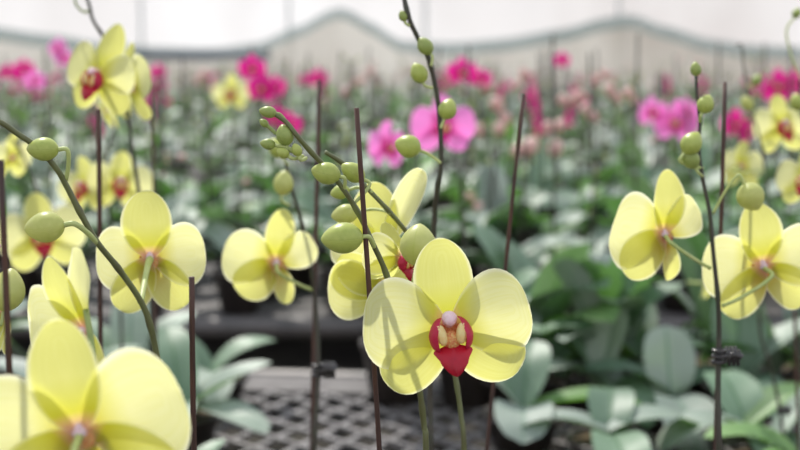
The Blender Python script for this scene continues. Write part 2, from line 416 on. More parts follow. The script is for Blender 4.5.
KINDS = {'yellow': ('yellow', 'yellow_sepal', 'lip', 'lip_pink', 'lip_throat', 'column', 'pedicel'),
         'pink': ('pink', 'pink', 'magenta', 'magenta', 'lip_throat', 'pink', 'pedicel'),
         'magenta': ('magenta', 'magenta', 'crimson', 'crimson', 'lip_throat', 'pink', 'stem_green'),
         'blush': ('blush', 'blush', 'magenta', 'magenta', 'lip_throat', 'pink', 'pedicel')}
fcount = 0
def flower(root, p, size, yaw=0, pitch=0, roll=0, kind='yellow', attach=None, fold=0.0, ang=None, lip=True, label=None, var=None, tweak=None, name='flower', prad=0.0016):
    """p: world centre; size: width in metres; yaw 0 faces the camera side (-Y), 180 away"""
    global fcount
    k = fcount if var is None else var; fcount += 1
    colr, scol, lr, lw, lt, cc, ped = KINDS[kind]
    P = get_petals(colr, scol); L = get_lip(lr, lw, lt, cc)
    s = size / 0.10
    m = Matrix.Translation(p) @ Matrix.Rotation(R(yaw), 4, 'Z') @ Matrix.Rotation(R(pitch), 4, 'X') @ Matrix.Rotation(R(roll), 4, 'Y')
    ml = Matrix.Translation(-root.location) @ m
    mb = MB(); inv = m.inverted()
    c0 = Vector((0, 0.0015 * s, -0.001 * s))
    if attach is not None:
        a = inv @ Vector(attach); dd = (a - c0).length
        pts = catmull([c0, c0 + Vector((0, 0.28 * dd, -0.10 * dd)), c0.lerp(a, 0.62) + Vector((0, 0.16 * dd, -0.06 * dd)), a], 6)
    else:
        pts = catmull([c0, Vector((0, 0.012, -0.004)) * s, Vector((0, 0.022, -0.016)) * s], 5)
    n_ = len(pts)
    tube(mb, pts, [prad * (1.25 - 0.35 * min(1, i / (n_ * 0.4)) + (0.25 if i == n_ - 1 else 0)) for i in range(n_)], 10)
    lathe(mb, [(0.0001, -0.003 * s)] + [(0.0042 * s * math.sin(math.pi * q / 6), -0.003 * s * math.cos(math.pi * q / 6)) for q in range(1, 6)] + [(0.0001, 0.003 * s)], 10, 1)
    fl = part(name, mb.mesh('flower_stalk', [ped, cc]), root, ml, label)
    A = ang or {}
    tw = tweak or {}
    S = Matrix.Diagonal((s, s, s, 1))
    def put(nm, me, an, y, tilt, sx=1, sz=1):
        mm = Matrix.Translation((0, y * s, 0)) @ Matrix.Rotation(R(an), 4, 'Y') @ Matrix.Rotation(R(tilt), 4, 'X') @ S @ Matrix.Diagonal((sx, 1, sz, 1))
        return part(nm, me, fl, mm)
    F_ = fold
    t = tw.get('d', (1, 1)); put('dorsal_sepal', P['dorsal'][k % 4], A.get('d', 0), 0.001, 3 + F_, *t)
    for sg, q in ((-1, 'pl'), (1, 'pr')):
        t = tw.get(q, (1, 1)); put('petal', P['petal'][(k + (sg > 0)) % 4], A.get(q, 82 * sg), -0.0015 - 0.0006 * sg, 2 + F_, *t)
    for sg, q in ((-1, 'll'), (1, 'lr')):
        t = tw.get(q, (1, 1)); put('lateral_sepal', P['lateral'][(k + (sg > 0)) % 4], A.get(q, 134 * sg), 0.0012 + 0.0006 * sg, 4 + F_, *t)
    if lip:
        part('lip', L[0], fl, S)
        for q in L[1]: part('lip_wing', q, fl, S)
        part('lip_throat', L[2], fl, S); part('callus', L[3], fl, S)
        part('column', L[4], fl, S)
    return fl

# ------------------------------------------------------------------ buds
def bud_mb(fat=0.36, nseg=18, rings=14):
    prof = []
    for i in range(rings + 1):
        u = i / rings; z = (1 - math.cos(math.pi * u)) / 2
        r = fat * (max(0.0, math.sin(math.pi * min(1, z ** 0.88)))) ** 0.62
        prof.append((max(r, 0.002), z))
    mb = MB(); lathe(mb, prof, nseg)
    V = []
    for (x, y, z) in mb.v:      # three shallow grooves where the sepals meet, and a slight hook
        an = math.atan2(y, x); g = 1 - 0.05 * max(0, math.cos(3 * an)) ** 6
        V.append((x * g + 0.06 * z * z, y * g * 0.94, z))
    mb.v = V; return mb
BUD = {}
def bud(root, px, py, d, length_px, ang=0, attach=None, mat='bud', fat=0.38, toward=0.0, ad=None, pr=0.0011, pmat='pedicel'):
    """centre pixel, depth, length in px, direction on screen (0 up, 90 right); attach pixel of the stem"""
    key = (mat, fat)
    if key not in BUD: BUD[key] = bud_mb(fat).mesh('bud', [mat])
    Lm = length_px / FPX * d
    dirv = (UP * math.cos(R(ang)) + RIGHT * math.sin(R(ang)) - FWD * toward).normalized()
    base = at(px, py, d) - dirv * Lm * 0.5
    rot = dirv.to_track_quat('Z', 'Y').to_matrix().to_4x4()
    m = Matrix.Translation(base - root.location) @ rot @ Matrix.Diagonal((Lm, Lm, Lm, 1))
    o = part('bud', BUD[key], root, m)
    if attach:
        a = at(attach[0], attach[1], ad or d)
        c = base - dirv * (a - base).length * 0.35
        pts = catmull([base + dirv * Lm * 0.06, c.lerp(base, .3), c.lerp(a, 0.5), a], 5)
        inv = (Matrix.Translation(base) @ rot @ Matrix.Diagonal((Lm, Lm, Lm, 1))).inverted()
        # sub-part in the bud's own frame
        mb = MB(); tube(mb, pts, pr, 8)
        mb.v = [tuple(inv @ Vector(v)) for v in mb.v]
        part('pedicel', mb.mesh('pedicel', [pmat]), o)
    return o

# ------------------------------------------------------------------ leaves
def leaf_mb(L=0.2, W=0.08, arch=0.5, lift=0.6, fold=0.25, seed=0, nu=12, nv=6, twist=0.0):
    """leaf from origin growing along +X and up, arching down; UV x across"""
    mb = MB(); V = []; U = []; F = []
    p = Vector((0, 0, 0)); an = lift; pr = 0
    C = []
    for i in range(nu + 1):
        t = i / nu; C.append((p.copy(), an)); an -= arch * (1.6 / nu) * (0.4 + t); p += Vector((math.cos(an), 0, math.sin(an))) * (L / nu)
    for i in range(nu + 1):
        t = i / nu; c, a_ = C[i]
        wv = W / 2 * (0.24 * (1 - t) ** 1 + (max(0, t) ** 0.75 * max(0, 1 - t) ** 0.42) / 0.62 * 0.96)
        if i == nu: wv = W * 0.02
        nrm = Vector((-math.sin(a_), 0, math.cos(a_)))
        for j in range(nv + 1):
            s = -1 + 2 * j / nv
            tw = twist * t
            side = Vector((0, math.cos(tw), 0)) + nrm * math.sin(tw)
            q = c + side * (s * wv) + nrm * (abs(s) * wv * fold * (1.4 - t) - 0.0 + 0.04 * wv * math.sin(t * 9 + seed + s * 2))
            V.append(q); U.append(((s + 1) / 2, t))
    for i in range(nu):
        for j in range(nv):
            q = i * (nv + 1) + j; F.append((q, q + 1, q + nv + 2, q + nv + 1))
    mb.add(V, F, U); return mb
rl = random.Random(3)
LEAFS = []; LEAFL = []; LEAFG = []; LEAF_LO = []
for k in range(8):
    a = dict(L=rl.uniform(.17, .25), W=rl.uniform(.070, .092), arch=rl.uniform(.3, 1.0), lift=rl.uniform(.45, 1.15), fold=rl.uniform(.15, .4), seed=k, twist=rl.uniform(-.5, .5))
    b = leaf_mb(**a); LEAFS.append(b.mesh('leaf', ['leaf'])); LEAFL.append(b.mesh('leaf', ['leaf_light'])); LEAFG.append(b.mesh('leaf', ['leaf_grey']))
    LEAF_LO.append(leaf_mb(**a, nu=6, nv=2))

def pot_mb():
    mb = MB()
    lathe(mb, [(0.002, 0.002), (0.042, 0.0), (0.056, 0.085), (0.060, 0.086), (0.060, 0.098), (0.054, 0.098), (0.052, 0.086)], 18)
    lathe(mb, [(0.052, 0.086), (0.03, 0.090), (0.001, 0.092)], 18, 1)
    return mb
POT = pot_mb().mesh('pot', ['pot', 'moss'])

def leaves(root, rnd, n=5, mats=None, scale=1.0, spin=None, zoff=0.088, tilt=0):
    a0 = rnd.uniform(0, 360) if spin is None else spin
    for i in range(n):
        src = rnd.choice([LEAFS, LEAFS, LEAFG, LEAFG, LEAFG, LEAFS, LEAFG, LEAFL] if mats is None else mats)
        an = a0 + 180 * i + rnd.uniform(-28, 28); sc_ = scale * rnd.uniform(.8, 1.1)
        part('leaf', src[rnd.randrange(8)], root, Matrix.Translation((0, 0, zoff + 0.004 * i)) @ Matrix.Rotation(R(an), 4, 'Z') @ Matrix.Rotation(R(rnd.uniform(-18, 8) - tilt), 4, 'Y') @ Matrix.Scale(sc_, 4))

def spike(root, pix, r0=0.0019, r1=0.0012, mat='stem', nodes=True, name='flower_spike', base=None, sub=8):
    """pix: list of (px,py,d) from the bottom to the tip; carried down to the pot"""
    P = [at(*q) for q in pix]
    if base is not None:
        b = Vector(base); first = P[0]
        mid = b.lerp(first, 0.55); mid.x = b.x * 0.3 + first.x * 0.7; mid.y = b.y * .3 + first.y * .7
        P = [b, mid] + P
    pts = catmull(P, sub); n = len(pts)
    cum = [0]
    for i in range(1, n): cum.append(cum[-1] + (pts[i] - pts[i - 1]).length)
    tot = cum[-1]; rr = []
    for i in range(n):
        u = cum[i] / tot; r = r0 + (r1 - r0) * u
        if nodes:
            ph = (cum[i] / 0.045) % 1.0
            r *= 1 + 0.22 * math.exp(-((ph - 0.5) / 0.09) ** 2)
        rr.append(r)
    mb = MB(); tube(mb, [p - root.location for p in pts], rr, 10)
    return part(name, mb.mesh('flower_spike', [mat]), root)

def pot_base(px, py, d):
    """pot standing on the near bench below a given view point"""
    p = at(px, py, d); return Vector((p.x, p.y, BENCH))

def plant(label, px, py, d, group=None, n=3, spin=0, seed=1, zb=BENCH, dx=0, dy=0, lscale=0.6, leafy=True):
    p = at(px, py, d); loc = Vector((p.x + dx, p.y + dy, zb))
    t = thing('potted_orchid', label, 'orchid', loc, group)
    part('pot', POT, t, Matrix.Diagonal((1, 1, .5, 1)))
    if leafy: leaves(t, random.Random(seed), n, [LEAFS, LEAFG], lscale, spin, .046)
    return t

def stake(label, top, bot, r=0.0016, group=None, zb=BENCH + 0.02):
    a = at(*top); b = at(*bot)
    dirv = (b - a).normalized()
    k = (zb - a.z) / dirv.z if dirv.z < -0.05 else 0.6
    e = a + dirv * k
    n = 14; pts = []
    for i in range(n + 1):
        q = e.lerp(a, i / n); q += Vector((noise.noise(q * 9) * 0.0008, 0, 0)); pts.append(q - e)
    mb = MB(); tube(mb, pts, [r * (1.05 - 0.1 * i / n) for i in range(n + 1)], 8)
    o = part('support_stake', mb.mesh('support_stake', ['stake']), None, Matrix.Translation(e))
    return tag(o, label, 'stake', group)

# ================================================================== SETTING
# floor
mb = MB(); box(mb, (0, 16, -0.05), (60, 44, 0.1)); structure('floor', mb.mesh('floor', ['soil'], False))

# back wall of plastic film with posts, curtain and drooping shade net
WY = 23.0
def wx(px): return (px - 400) / FPX * WY
def wz(py):
    r = FWD + UP * ((225 - py) / FPX); return CAM.z + r.z * (WY / r.y)
mb = MB()
nx, nz_ = 60, 4
V = []; F = []
for i in range(nx + 1):
    for j in range(nz_ + 1):
        x = -14 + 28 * i / nx; V.append((x, WY + 0.4 + 0.05 * math.sin(i * 1.7), j * 5.0 / nz_))
for i in range(nx):
    for j in range(nz_):
        q = i * (nz_ + 1) + j; F.append((q, q + 1, q + nz_ + 2, q + nz_ + 1))
mb.add(V, F); structure('wall_back', mb.mesh('wall_back', ['film']))

NET = [(-60, 20), (0, 30), (60, 38), (110, 46), (160, 50), (220, 51), (262, 46), (300, 30), (335, 13), (345, 11), (372, 26), (400, 44), (450, 46), (500, 42), (560, 32), (600, 21), (625, 18), (660, 30), (700, 42), (740, 48), (800, 50), (860, 48)]
def netz(px):
    for (a, ya), (b, yb) in zip(NET, NET[1:]):
        if a <= px <= b:
            u = (px - a) / (b - a); return ya + (yb - ya) * (u * u * (3 - 2 * u) * .5 + u * .5)
    return 40
def ribbon(x0, x1, top, bot, y, nn=80, wav=0.04):
    mb = MB(); V = []; F = []
    for i in range(nn + 1):
        px = x0 + (x1 - x0) * i / nn
        for j in range(5):
            py = top(px) + (bot(px) - top(px)) * j / 4
            V.append((wx(px), y + wav * math.sin(px * 0.11) + wav * math.sin(px * .31 + j), wz(py)))
    for i in range(nn):
        for j in range(4):
            q = i * 5 + j; F.append((q, q + 1, q + 6, q + 5))
    mb.add(V, F); return mb
structure('wall_curtain', ribbon(-60, 860, lambda p: netz(p) + 2, lambda p: 140, WY - 0.1).mesh('wall_curtain', ['curtain']))
o = part('shade_net', ribbon(-60, 860, lambda p: netz(p) - 3, lambda p: netz(p) + (8 if 230 < p < 420 else 10), WY - 0.35).mesh('shade_net', ['net']))
tag(o, 'grey-green shade net hanging in swags along the far greenhouse wall', 'netting')
o = part('tarpaulin_roll', ribbon(110, 275, lambda p: 52, lambda p: 60, WY - 0.5, 30, .03).mesh('tarpaulin', ['net_dark']))
tag(o, 'dark blue-grey rolled tarpaulin under the net at far left', 'tarpaulin')
for i, px in enumerate((-20, 143, 290, 425, 617, 838)):
    mb = MB(); tube(mb, [Vector((wx(px), WY + 0.1, z)) for z in (0, 1.5, 3, 5)], 0.03, 12)
    structure('trim_%d' % (i + 1), mb.mesh('post', ['post']))
# ---- benches
def bench(name, label, x0, x1, y0, y1, grid=False, skew=0.0):
    loc = Vector(((x0 + x1) / 2, y0, 0)); t = thing(name, label, 'bench', loc)
    W = x1 - x0; D = y1 - y0
    rotm = Matrix.Rotation(skew, 4, 'Z')
    t.rotation_euler = (0, 0, skew)
    if grid:
        mb = MB()
        for s2, slope, sp in ((1, .42, .056), (-1, 1.25, .088)):
            k = -int((W + D) * 1.4 / sp) - 2
            while k * sp < (W + D) * 1.4:
                # diagonal bars clipped to the frame
                c = k * sp * 1.0
                # line x = s2*y*0.75 + c
                pts_ = []
                m_ = s2 * slope
                ya, yb = 0.0, D - 0.10
                xa, xb = m_ * ya + c, m_ * yb + c
                lo, hi = -W / 2, W / 2
                def cl(y): return m_ * y + c
                yy = [ya, yb]
                if m_ != 0:
                    for lim in (lo, hi):
                        y_ = (lim - c) / m_
                        if ya < y_ < yb: yy.append(y_)
                yy = sorted(yy); seg_ = [(a, b) for a, b in zip(yy, yy[1:]) if lo - 1e-6 <= cl((a + b) / 2) <= hi + 1e-6]
                for a, b in seg_:
                    p, q = Vector((cl(a), a, 0)), Vector((cl(b), b, 0)); dv = q - p
                    if dv.length < .01: continue
                    rot = Matrix.Rotation(math.atan2(dv.y, dv.x), 3, 'Z')
                    box(mb, (p + q) / 2 + Vector((0, 0, BENCH - 0.004 - (0.003 if s2 > 0 else 0))), (dv.length, 0.0085, 0.007), 0, rot)
                k += 1
        g = part('grid_top', mb.mesh('grid_top', ['grid'], False), t)
    else:
        mb = MB(); box(mb, (0, D / 2, BENCH - 0.012), (W, D, 0.02)); part('bench_top', mb.mesh('bench_top', ['bench_strip'], False), t)
    mb = MB(); box(mb, (0, D - 0.05, BENCH - 0.008), (W, 0.10, 0.014)); part('edge_strip', mb.mesh('edge_strip', ['bench_strip'], False), t)
    for yy in (0.0, D + 0.03):
        mb = MB(); tube(mb, [Vector((-W / 2, yy, BENCH - 0.02)), Vector((0, yy, BENCH - 0.02)), Vector((W / 2, yy, BENCH - 0.02))], 0.024, 14)
        part('edge_pipe', mb.mesh('edge_pipe', ['pipe']), t)
    for xx in (-W / 2 + .2, 0, W / 2 - .2):
        for yy in (0.15, D - 0.15):
            mb = MB(); tube(mb, [Vector((xx, yy, 0)), Vector((xx, yy, BENCH - 0.02))], 0.02, 10)
            part('leg', mb.mesh('leg', ['pipe']), t)
    return t
SK = -0.10
bench('growing_bench', 'nearest growing bench with dark diagonal wire grid top and pipe edge', -2.2, 2.2, 0.35, 2.18, True, SK)
bench('growing_bench', 'second growing bench across the dark gap crowded with leafy orchids', -3.2, 3.2, 2.72, 4.9)
bench('growing_bench', 'third growing bench in the middle distance packed with orchids', -4.6, 4.6, 5.3, 8.8)
bench('growing_bench', 'fourth growing bench farther back under blurred orchids', -6.5, 6.5, 9.2, 14.5)
bench('growing_bench', 'farthest growing bench in front of the back wall', -8.5, 8.5, 15, 22)

# ================================================================== FOREGROUND
def clip(label, px, py, d, s=1.0):
    p = at(px, py, d); t = thing('stem_clip', label, 'clip', p)
    mb = MB()
    for zz in (-0.0045, 0, 0.0045):           # three ribs around stem and stake
        pts = [Vector((math.cos(a) * 0.0048, math.sin(a) * 0.0042, zz)) for a in [2 * math.pi * k / 14 for k in range(15)]]
        tube(mb, pts, 0.0014, 8, caps=False)
    part('jaw', mb.mesh('jaw', ['clip']), t, Matrix.Scale(s, 4))
    for sg in (-1, 1):
        mb = MB()
        pts = catmull([Vector((0.003, sg * 0.002, 0)), Vector((0.008, sg * 0.003, 0.001)), Vector((0.013, sg * .0055, 0.002)), Vector((0.016, sg * .006, 0.0))], 5)
        tube(mb, pts, [0.0030, ] * len(pts), 8)
        for q in (0.007, 0.0105, 0.014):
            tube(mb, [Vector((q, sg * .005, -0.0065)), Vector((q, sg * .0052, 0)), Vector((q, sg * .005, 0.0065))], 0.0015, 8)
        part('grip', mb.mesh('grip', ['clip']), t, Matrix.Scale(s, 4))
    mb = MB(); pts = [Vector((0.0055 + math.cos(a) * 0.0022, math.sin(a) * 0.0022, -0.004 + 0.008 * k / 40)) for k, a in enumerate([2 * math.pi * k / 10 for k in range(41)])]
    tube(mb, pts, 0.0004, 6); part('spring', mb.mesh('spring', ['post']), t, Matrix.Scale(s, 4))
    return t

# ---- P7 the main orchid (sharp, centre)
t = plant('central orchid with the sharp open yellow bloom facing front and a bud-tipped arching spike', 426, 450, .79, seed=2, spin=20)
B = t.location + Vector((0, 0, .045))
spike(t, [(426, 455, .79), (424, 425, .79), (418, 380, .785), (408, 338, .78), (395, 300, .775), (384, 268, .77), (374, 246, .765), (362, 220, .76), (348, 196, .755), (330, 172, .75), (312, 153, .745), (298, 137, .74), (286, 122, .74), (272, 113, .74), (262, 112, .74)], 0.0025, 0.0014, 'stem', base=B)
main = flower(t, at(449, 327, .737), 0.0965, yaw=3, pitch=-6, roll=-6, attach=at(428, 352, .775), var=0,
              ang={'d': 0, 'pl': -80, 'pr': 80, 'll': -128, 'lr': 124}, tweak={'d': (1.03, 1.02), 'pl': (1.0, .98), 'pr': (.95, .94), 'll': (1.02, .98), 'lr': (1.08, .96)}, label='sharp yellow bloom with red lip facing the viewer')
bud(t, 342, 238, .752, 43, -93, attach=(374, 247), ad=.763, mat='bud', fat=.39, toward=.15, pr=.0013)
bud(t, 326, 173, .748, 30, -75, attach=(344, 190), ad=.754, mat='bud', fat=.40)
bud(t, 353, 172, .762, 27, -55, attach=(352, 205), ad=.757, mat='bud', fat=.38)
bud(t, 285, 135, .742, 22, -10, attach=(299, 152), ad=.745, mat='bud_small', fat=.42)
bud(t, 268, 144, .742, 16, -80, attach=(300, 152), ad=.745, mat='bud_small', fat=.38)
bud(t, 283, 153, .738, 14, -60, attach=(303, 156), ad=.745, mat='bud', fat=.4)
bud(t, 297, 150, .738, 14, -20, attach=(306, 158), ad=.745, mat='bud', fat=.4)
bud(t, 268, 112, .74, 18, -78, attach=(286, 122), ad=.74, mat='bud_small', fat=.36, pmat='stem_green')
bud(t, 264, 123, .742, 11, -50, attach=(276, 134), ad=.742, mat='bud_small', fat=.36, pmat='stem_green')

# ---- P8 second spike behind it
t = plant('orchid close behind the central one with partly folded yellow blooms and pale buds', 464, 455, .86, seed=5, spin=80, dy=.03)
spike(t, [(464, 455, .86), (461, 415, .86), (455, 375, .86), (443, 320, .86), (425, 262, .85), (408, 234, .84), (386, 208, .83), (364, 185, .825), (345, 165, .82), (325, 152, .815)], 0.0023, 0.0014, 'stem', base=t.location + Vector((0, 0, .045)))
flower(t, at(382, 252, .90), 0.100, yaw=168, pitch=-6, roll=0, var=1, attach=at(408, 234, .84),
       ang={'d': 8, 'pl': -26, 'pr': 70, 'll': -150, 'lr': 140}, tweak={'d': (1.0, .95), 'pl': (.36, 1.25), 'pr': (.7, .7)}, lip=False)
flower(t, at(402, 258, .83), 0.050, yaw=50, pitch=8, roll=0, var=2, attach=at(425, 262, .85), fold=-35, tweak={'pr': (.5, .6)})
flower(t, at(386, 290, .87), 0.076, yaw=176, pitch=4, roll=0, var=3, attach=at(443, 320, .86), ang={'d': 58, 'pr': 90, 'pl': -60, 'll': -120, 'lr': 72}, lip=False)
bud(t, 419, 245, .80, 43, 8, attach=(432, 270), ad=.85, mat='bud_yellow', fat=.46)
bud(t, 437, 250, .81, 24, 10, attach=(434, 275), ad=.85, mat='bud_yellow', fat=.42)
bud(t, 345, 214, .86, 28, -100, attach=(390, 213), ad=.83, mat='bud_yellow', fat=.38)
bud(t, 340, 192, .84, 20, -105, attach=(372, 192), ad=.825, mat='bud', fat=.4)

# ---- P9 upper centre spike
t = plant('orchid behind the central bloom with a dark upright spike of round green buds', 431, 455, 1.0, seed=9, spin=140, dy=.06)
spike(t, [(431, 455, 1.0), (430, 400, 1.0), (431, 320, .99), (434, 225, .98), (437, 190, .97), (441, 165, .965), (440, 120, .96), (436, 90, .955), (429, 60, .95), (418, 38, .945), (409, 18, .94), (403, -8, .94), (398, -40, .94)], 0.0024, 0.0018, 'stem_dark', base=t.location + Vector((0, 0, .045)))
bud(t, 425, 46, .945, 20, -35, attach=(431, 66), mat='bud_small', fat=.42)
bud(t, 419, 73, .95, 22, -25, attach=(433, 88), mat='bud', fat=.42)
bud(t, 448, 109, .95, 22, 20, attach=(441, 128), mat='bud', fat=.46)
bud(t, 408, 146, .93, 27, -70, attach=(441, 163), mat='bud', fat=.46)
bud(t, 403, 16, .94, 12, -20, attach=(410, 26), mat='bud_small', fat=.4)

# ---- P6 middle-left orchid seen from behind
t = plant('orchid left of the central stem with one back-turned yellow bloom under a hanging bud', 314, 455, 1.16, seed=12, spin=60, dy=.04)
spike(t, [(314, 455, 1.13), (317, 400, 1.13), (318, 350, 1.13), (315, 300, 1.13), (310, 262, 1.12), (301, 220, 1.115), (292, 188, 1.11), (285, 160, 1.11), (278, 148, 1.1)], 0.0029, 0.0014, 'stem_dark', base=t.location + Vector((0, 0, .045)))
flower(t, at(276, 263, 1.10), 0.084, yaw=198, pitch=-4, roll=-2, var=2, attach=at(313, 290, 1.13),
       ang={'d': -4, 'pl': -60, 'pr': 78, 'll': -162, 'lr': 124}, tweak={'d': (.9, 1.1), 'pl': (.75, .85), 'pr': (1.05, 1.05), 'll': (.62, .85), 'lr': (1.25, .95)})
bud(t, 284, 183, 1.10, 26, 10, attach=(289, 205), ad=1.11, mat='bud_yellow', fat=.42)
bud(t, 277, 148, 1.10, 22, -30, attach=(288, 165), ad=1.11, mat='bud', fat=.42)
clip('black clip pinching a dark stem above the wire grid', 318, 370, 1.13, .98)

# ---- P1 left orchid arching out of the frame
t = plant('left orchid with an olive spike arching to the left edge and one back-turned bloom', 168, 455, .84, seed=15, spin=10)
spike(t, [(170, 455, .84), (166, 410, .84), (158, 362, .835), (150, 325, .83), (140, 300, .825), (118, 268, .815), (97, 242, .805), (80, 212, .80), (66, 185, .795), (56, 168, .79), (38, 148, .785), (18, 134, .78), (0, 122, .775), (-25, 112, .77), (-60, 108, .76)], 0.0024, 0.0018, 'stem', base=t.location + Vector((0, 0, .045)))
flower(t, at(150, 258, .88), 0.080, yaw=183, pitch=6, roll=4, var=3, attach=at(141, 302, .828),
       ang={'pl': -88, 'pr': 86, 'll': -150, 'lr': 146}, tweak={'d': (1.25, 1.12), 'pl': (1.0, .9), 'pr': (1.0, .88)}, prad=.0022)
bud(t, 45, 227, .79, 40, -96, attach=(97, 243), ad=.805, mat='bud_yellow', fat=.42, pr=.0017)
bud(t, 43, 149, .785, 32, -88, attach=(66, 180), ad=.795, mat='bud', fat=.40, pr=.0014)

# ---- P2 nearest, bottom-left corner
t = plant('nearest orchid in the lower left corner with a large blurred yellow bloom', 90, 470, .62, seed=18, spin=100, dy=.03)
spike(t, [(100, 620, .62), (98, 560, .61), (96, 500, .60), (94, 420, .62), (92, 350, .64), (86, 310, .65)], 0.0022, 0.0016, 'stem_green', base=t.location + Vector((0, 0, .045)))
flower(t, at(80, 432, .56), 0.090, yaw=182, pitch=-5, roll=3, var=1, attach=at(96, 500, .60),
       ang={'d': 8, 'pl': -72, 'pr': 84, 'll': -122, 'lr': 128}, tweak={'d': (1.0, 1.08), 'pl': (1.15, 1.0)})
flower(t, at(84, 330, .66), 0.080, yaw=140, pitch=-2, roll=-6, var=0, attach=at(90, 345, .64), fold=-14, ang={'d': 22, 'pl': -14, 'pr': 96}, tweak={'d': (.9, 1.0), 'pl': (.42, 1.2)}, lip=False)

# ---- P0 left edge
t = plant('orchid cut by the left edge with a half-open yellow bloom hanging sideways', -10, 455, .84, seed=21, spin=70, dx=-.02)
spike(t, [(-14, 455, .84), (-12, 400, .83), (-8, 340, .82), (-8, 280, .81), (-10, 220, .80), (-18, 170, .79)], 0.0022, 0.0016, 'stem', base=t.location + Vector((0, 0, .045)))
flower(t, at(4, 312, .80), 0.062, yaw=100, pitch=-30, roll=10, var=2, attach=at(-8, 290, .81), fold=-30, lip=False)
flower(t, at(-2, 246, .80), 0.050, yaw=100, pitch=5, roll=0, var=0, attach=at(-9, 250, .81), fold=-25, lip=False)
bud(t, 8, 290, .78, 44, 12, attach=(-8, 300), ad=.81, mat='bud_yellow', fat=.42)

# ---- P10 right orchid
t = plant('right-hand orchid with a pair of yellow blooms seen from behind on a dark budded stem', 719, 455, .98, seed=25, spin=30)
spike(t, [(719, 455, .96), (718, 400, .96), (719, 340, .96), (718, 300, .955), (713, 250, .95), (710, 215, .948), (703, 180, .946), (699, 150, .944), (700, 120, .942), (697, 95, .94), (696, 74, .94)], 0.0031, 0.0012, 'stem_dark', base=t.location + Vector((0, 0, .045)))
flower(t, at(664, 234, .95), 0.082, yaw=200, pitch=-6, roll=4, var=1, attach=at(710, 268, .95),
       ang={'d': -6, 'pl': -58, 'pr': 78, 'll': -168, 'lr': 122}, tweak={'d': (.95, 1.12), 'pl': (.75, .82), 'pr': (1.28, 1.06), 'll': (.50, .92), 'lr': (1.3, 1.02)}, prad=.0015)
flower(t, at(763, 266, .97), 0.090, yaw=186, pitch=-2, roll=10, var=3, attach=at(722, 306, .955),
       ang={'pl': -84, 'pr': 80, 'll': -138, 'lr': 132}, tweak={'d': (1.1, 1.05)})
bud(t, 751, 197, .94, 30, 150, attach=(713, 214), ad=.948, mat='bud_yellow', fat=.50)
bud(t, 706, 104, .935, 20, 25, attach=(700, 122), ad=.942, mat='bud', fat=.46)
bud(t, 692, 143, .93, 26, 35, attach=(703, 168), ad=.946, mat='bud', fat=.44)
bud(t, 690, 158, .935, 24, -30, attach=(703, 176), ad=.946, mat='bud_small', fat=.40)
bud(t, 696, 69, .94, 15, 0, attach=(697, 82), ad=.94, mat='bud_small', fat=.38)
clip('black clip on the dark stem at right beside the broad leaves', 719, 356, .955, .95)

# ---- P3 top-left orchid
t = plant('upper left orchid with a yellow red-lipped bloom and a second bloom turned sideways', 146, 455, 1.34, seed=28, spin=45, dy=.05)
spike(t, [(146, 455, 1.33), (150, 380, 1.32), (152, 320, 1.31), (146, 240, 1.30), (137, 180, 1.29), (132, 145, 1.285), (125, 100, 1.28), (116, 65, 1.275), (104, 38, 1.27), (93, 20, 1.26), (89, 4, 1.26), (80, -20, 1.26)], 0.0024, 0.0017, 'stem_dark', base=t.location + Vector((0, 0, .045)))
flower(t, at(97, 77, 1.22), 0.084, yaw=-22, pitch=-2, roll=8, fold=-14, var=0, attach=at(116, 65, 1.275), ang={'d': 10, 'pl': -70, 'pr': 76}, tweak={'d': (1.0, 1.25), 'pr': (.8, .9)})
flower(t, at(133, 86, 1.27), 0.082, yaw=122, pitch=-6, roll=0, var=1, attach=at(127, 110, 1.28), ang={'pl': -70, 'pr': 82}, lip=False)
flower(t, at(106, 112, 1.32), 0.048, yaw=-60, pitch=25, roll=0, var=2, attach=at(128, 118, 1.28), lip=False)
# curled tendril tip by the top edge
mb = MB(); tube(mb, [q - t.location for q in catmull([at(91, 10, 1.26), at(84, 12, 1.26), at(77, 6, 1.26), at(75, -2, 1.26), at(80, -8, 1.26)], 6)], 0.0013, 8)
part('side_shoot', mb.mesh('side_shoot', ['stem_green']), t)

# ---- P4, P5 blurred yellow blooms at left
t = plant('blurred orchid at left with a pale yellow bloom behind the two green buds', 40, 455, 1.62, seed=31, spin=0, dy=.05)
spike(t, [(48, 455, 1.6), (46, 380, 1.6), (48, 300, 1.59), (44, 240, 1.58), (36, 190, 1.57), (20, 150, 1.56), (4, 128, 1.55)], 0.0024, 0.0016, 'stem_dark', base=t.location + Vector((0, 0, .045)))
flower(t, at(42, 235, 1.54), 0.098, yaw=14, pitch=-4, roll=-8, var=2, attach=at(46, 240, 1.58))
flower(t, at(12, 158, 1.56), 0.060, yaw=60, pitch=10, roll=0, var=3, attach=at(22, 155, 1.56), lip=False)
t = plant('blurred orchid at left with two pale yellow red-lipped blooms crossed by a stake', 118, 455, 1.74, seed=34, spin=120, dy=.04)
spike(t, [(118, 455, 1.74), (122, 380, 1.73), (120, 300, 1.72), (112, 230, 1.71), (106, 190, 1.7), (108, 150, 1.69), (118, 120, 1.68)], 0.0024, 0.0016, 'stem_dark', base=t.location + Vector((0, 0, .045)))
flower(t, at(120, 183, 1.66), 0.080, yaw=20, pitch=-8, roll=8, var=0, attach=at(107, 180, 1.7))
flower(t, at(84, 187, 1.67), 0.078, yaw=-28, pitch=-8, roll=-10, var=3, attach=at(106, 190, 1.7))

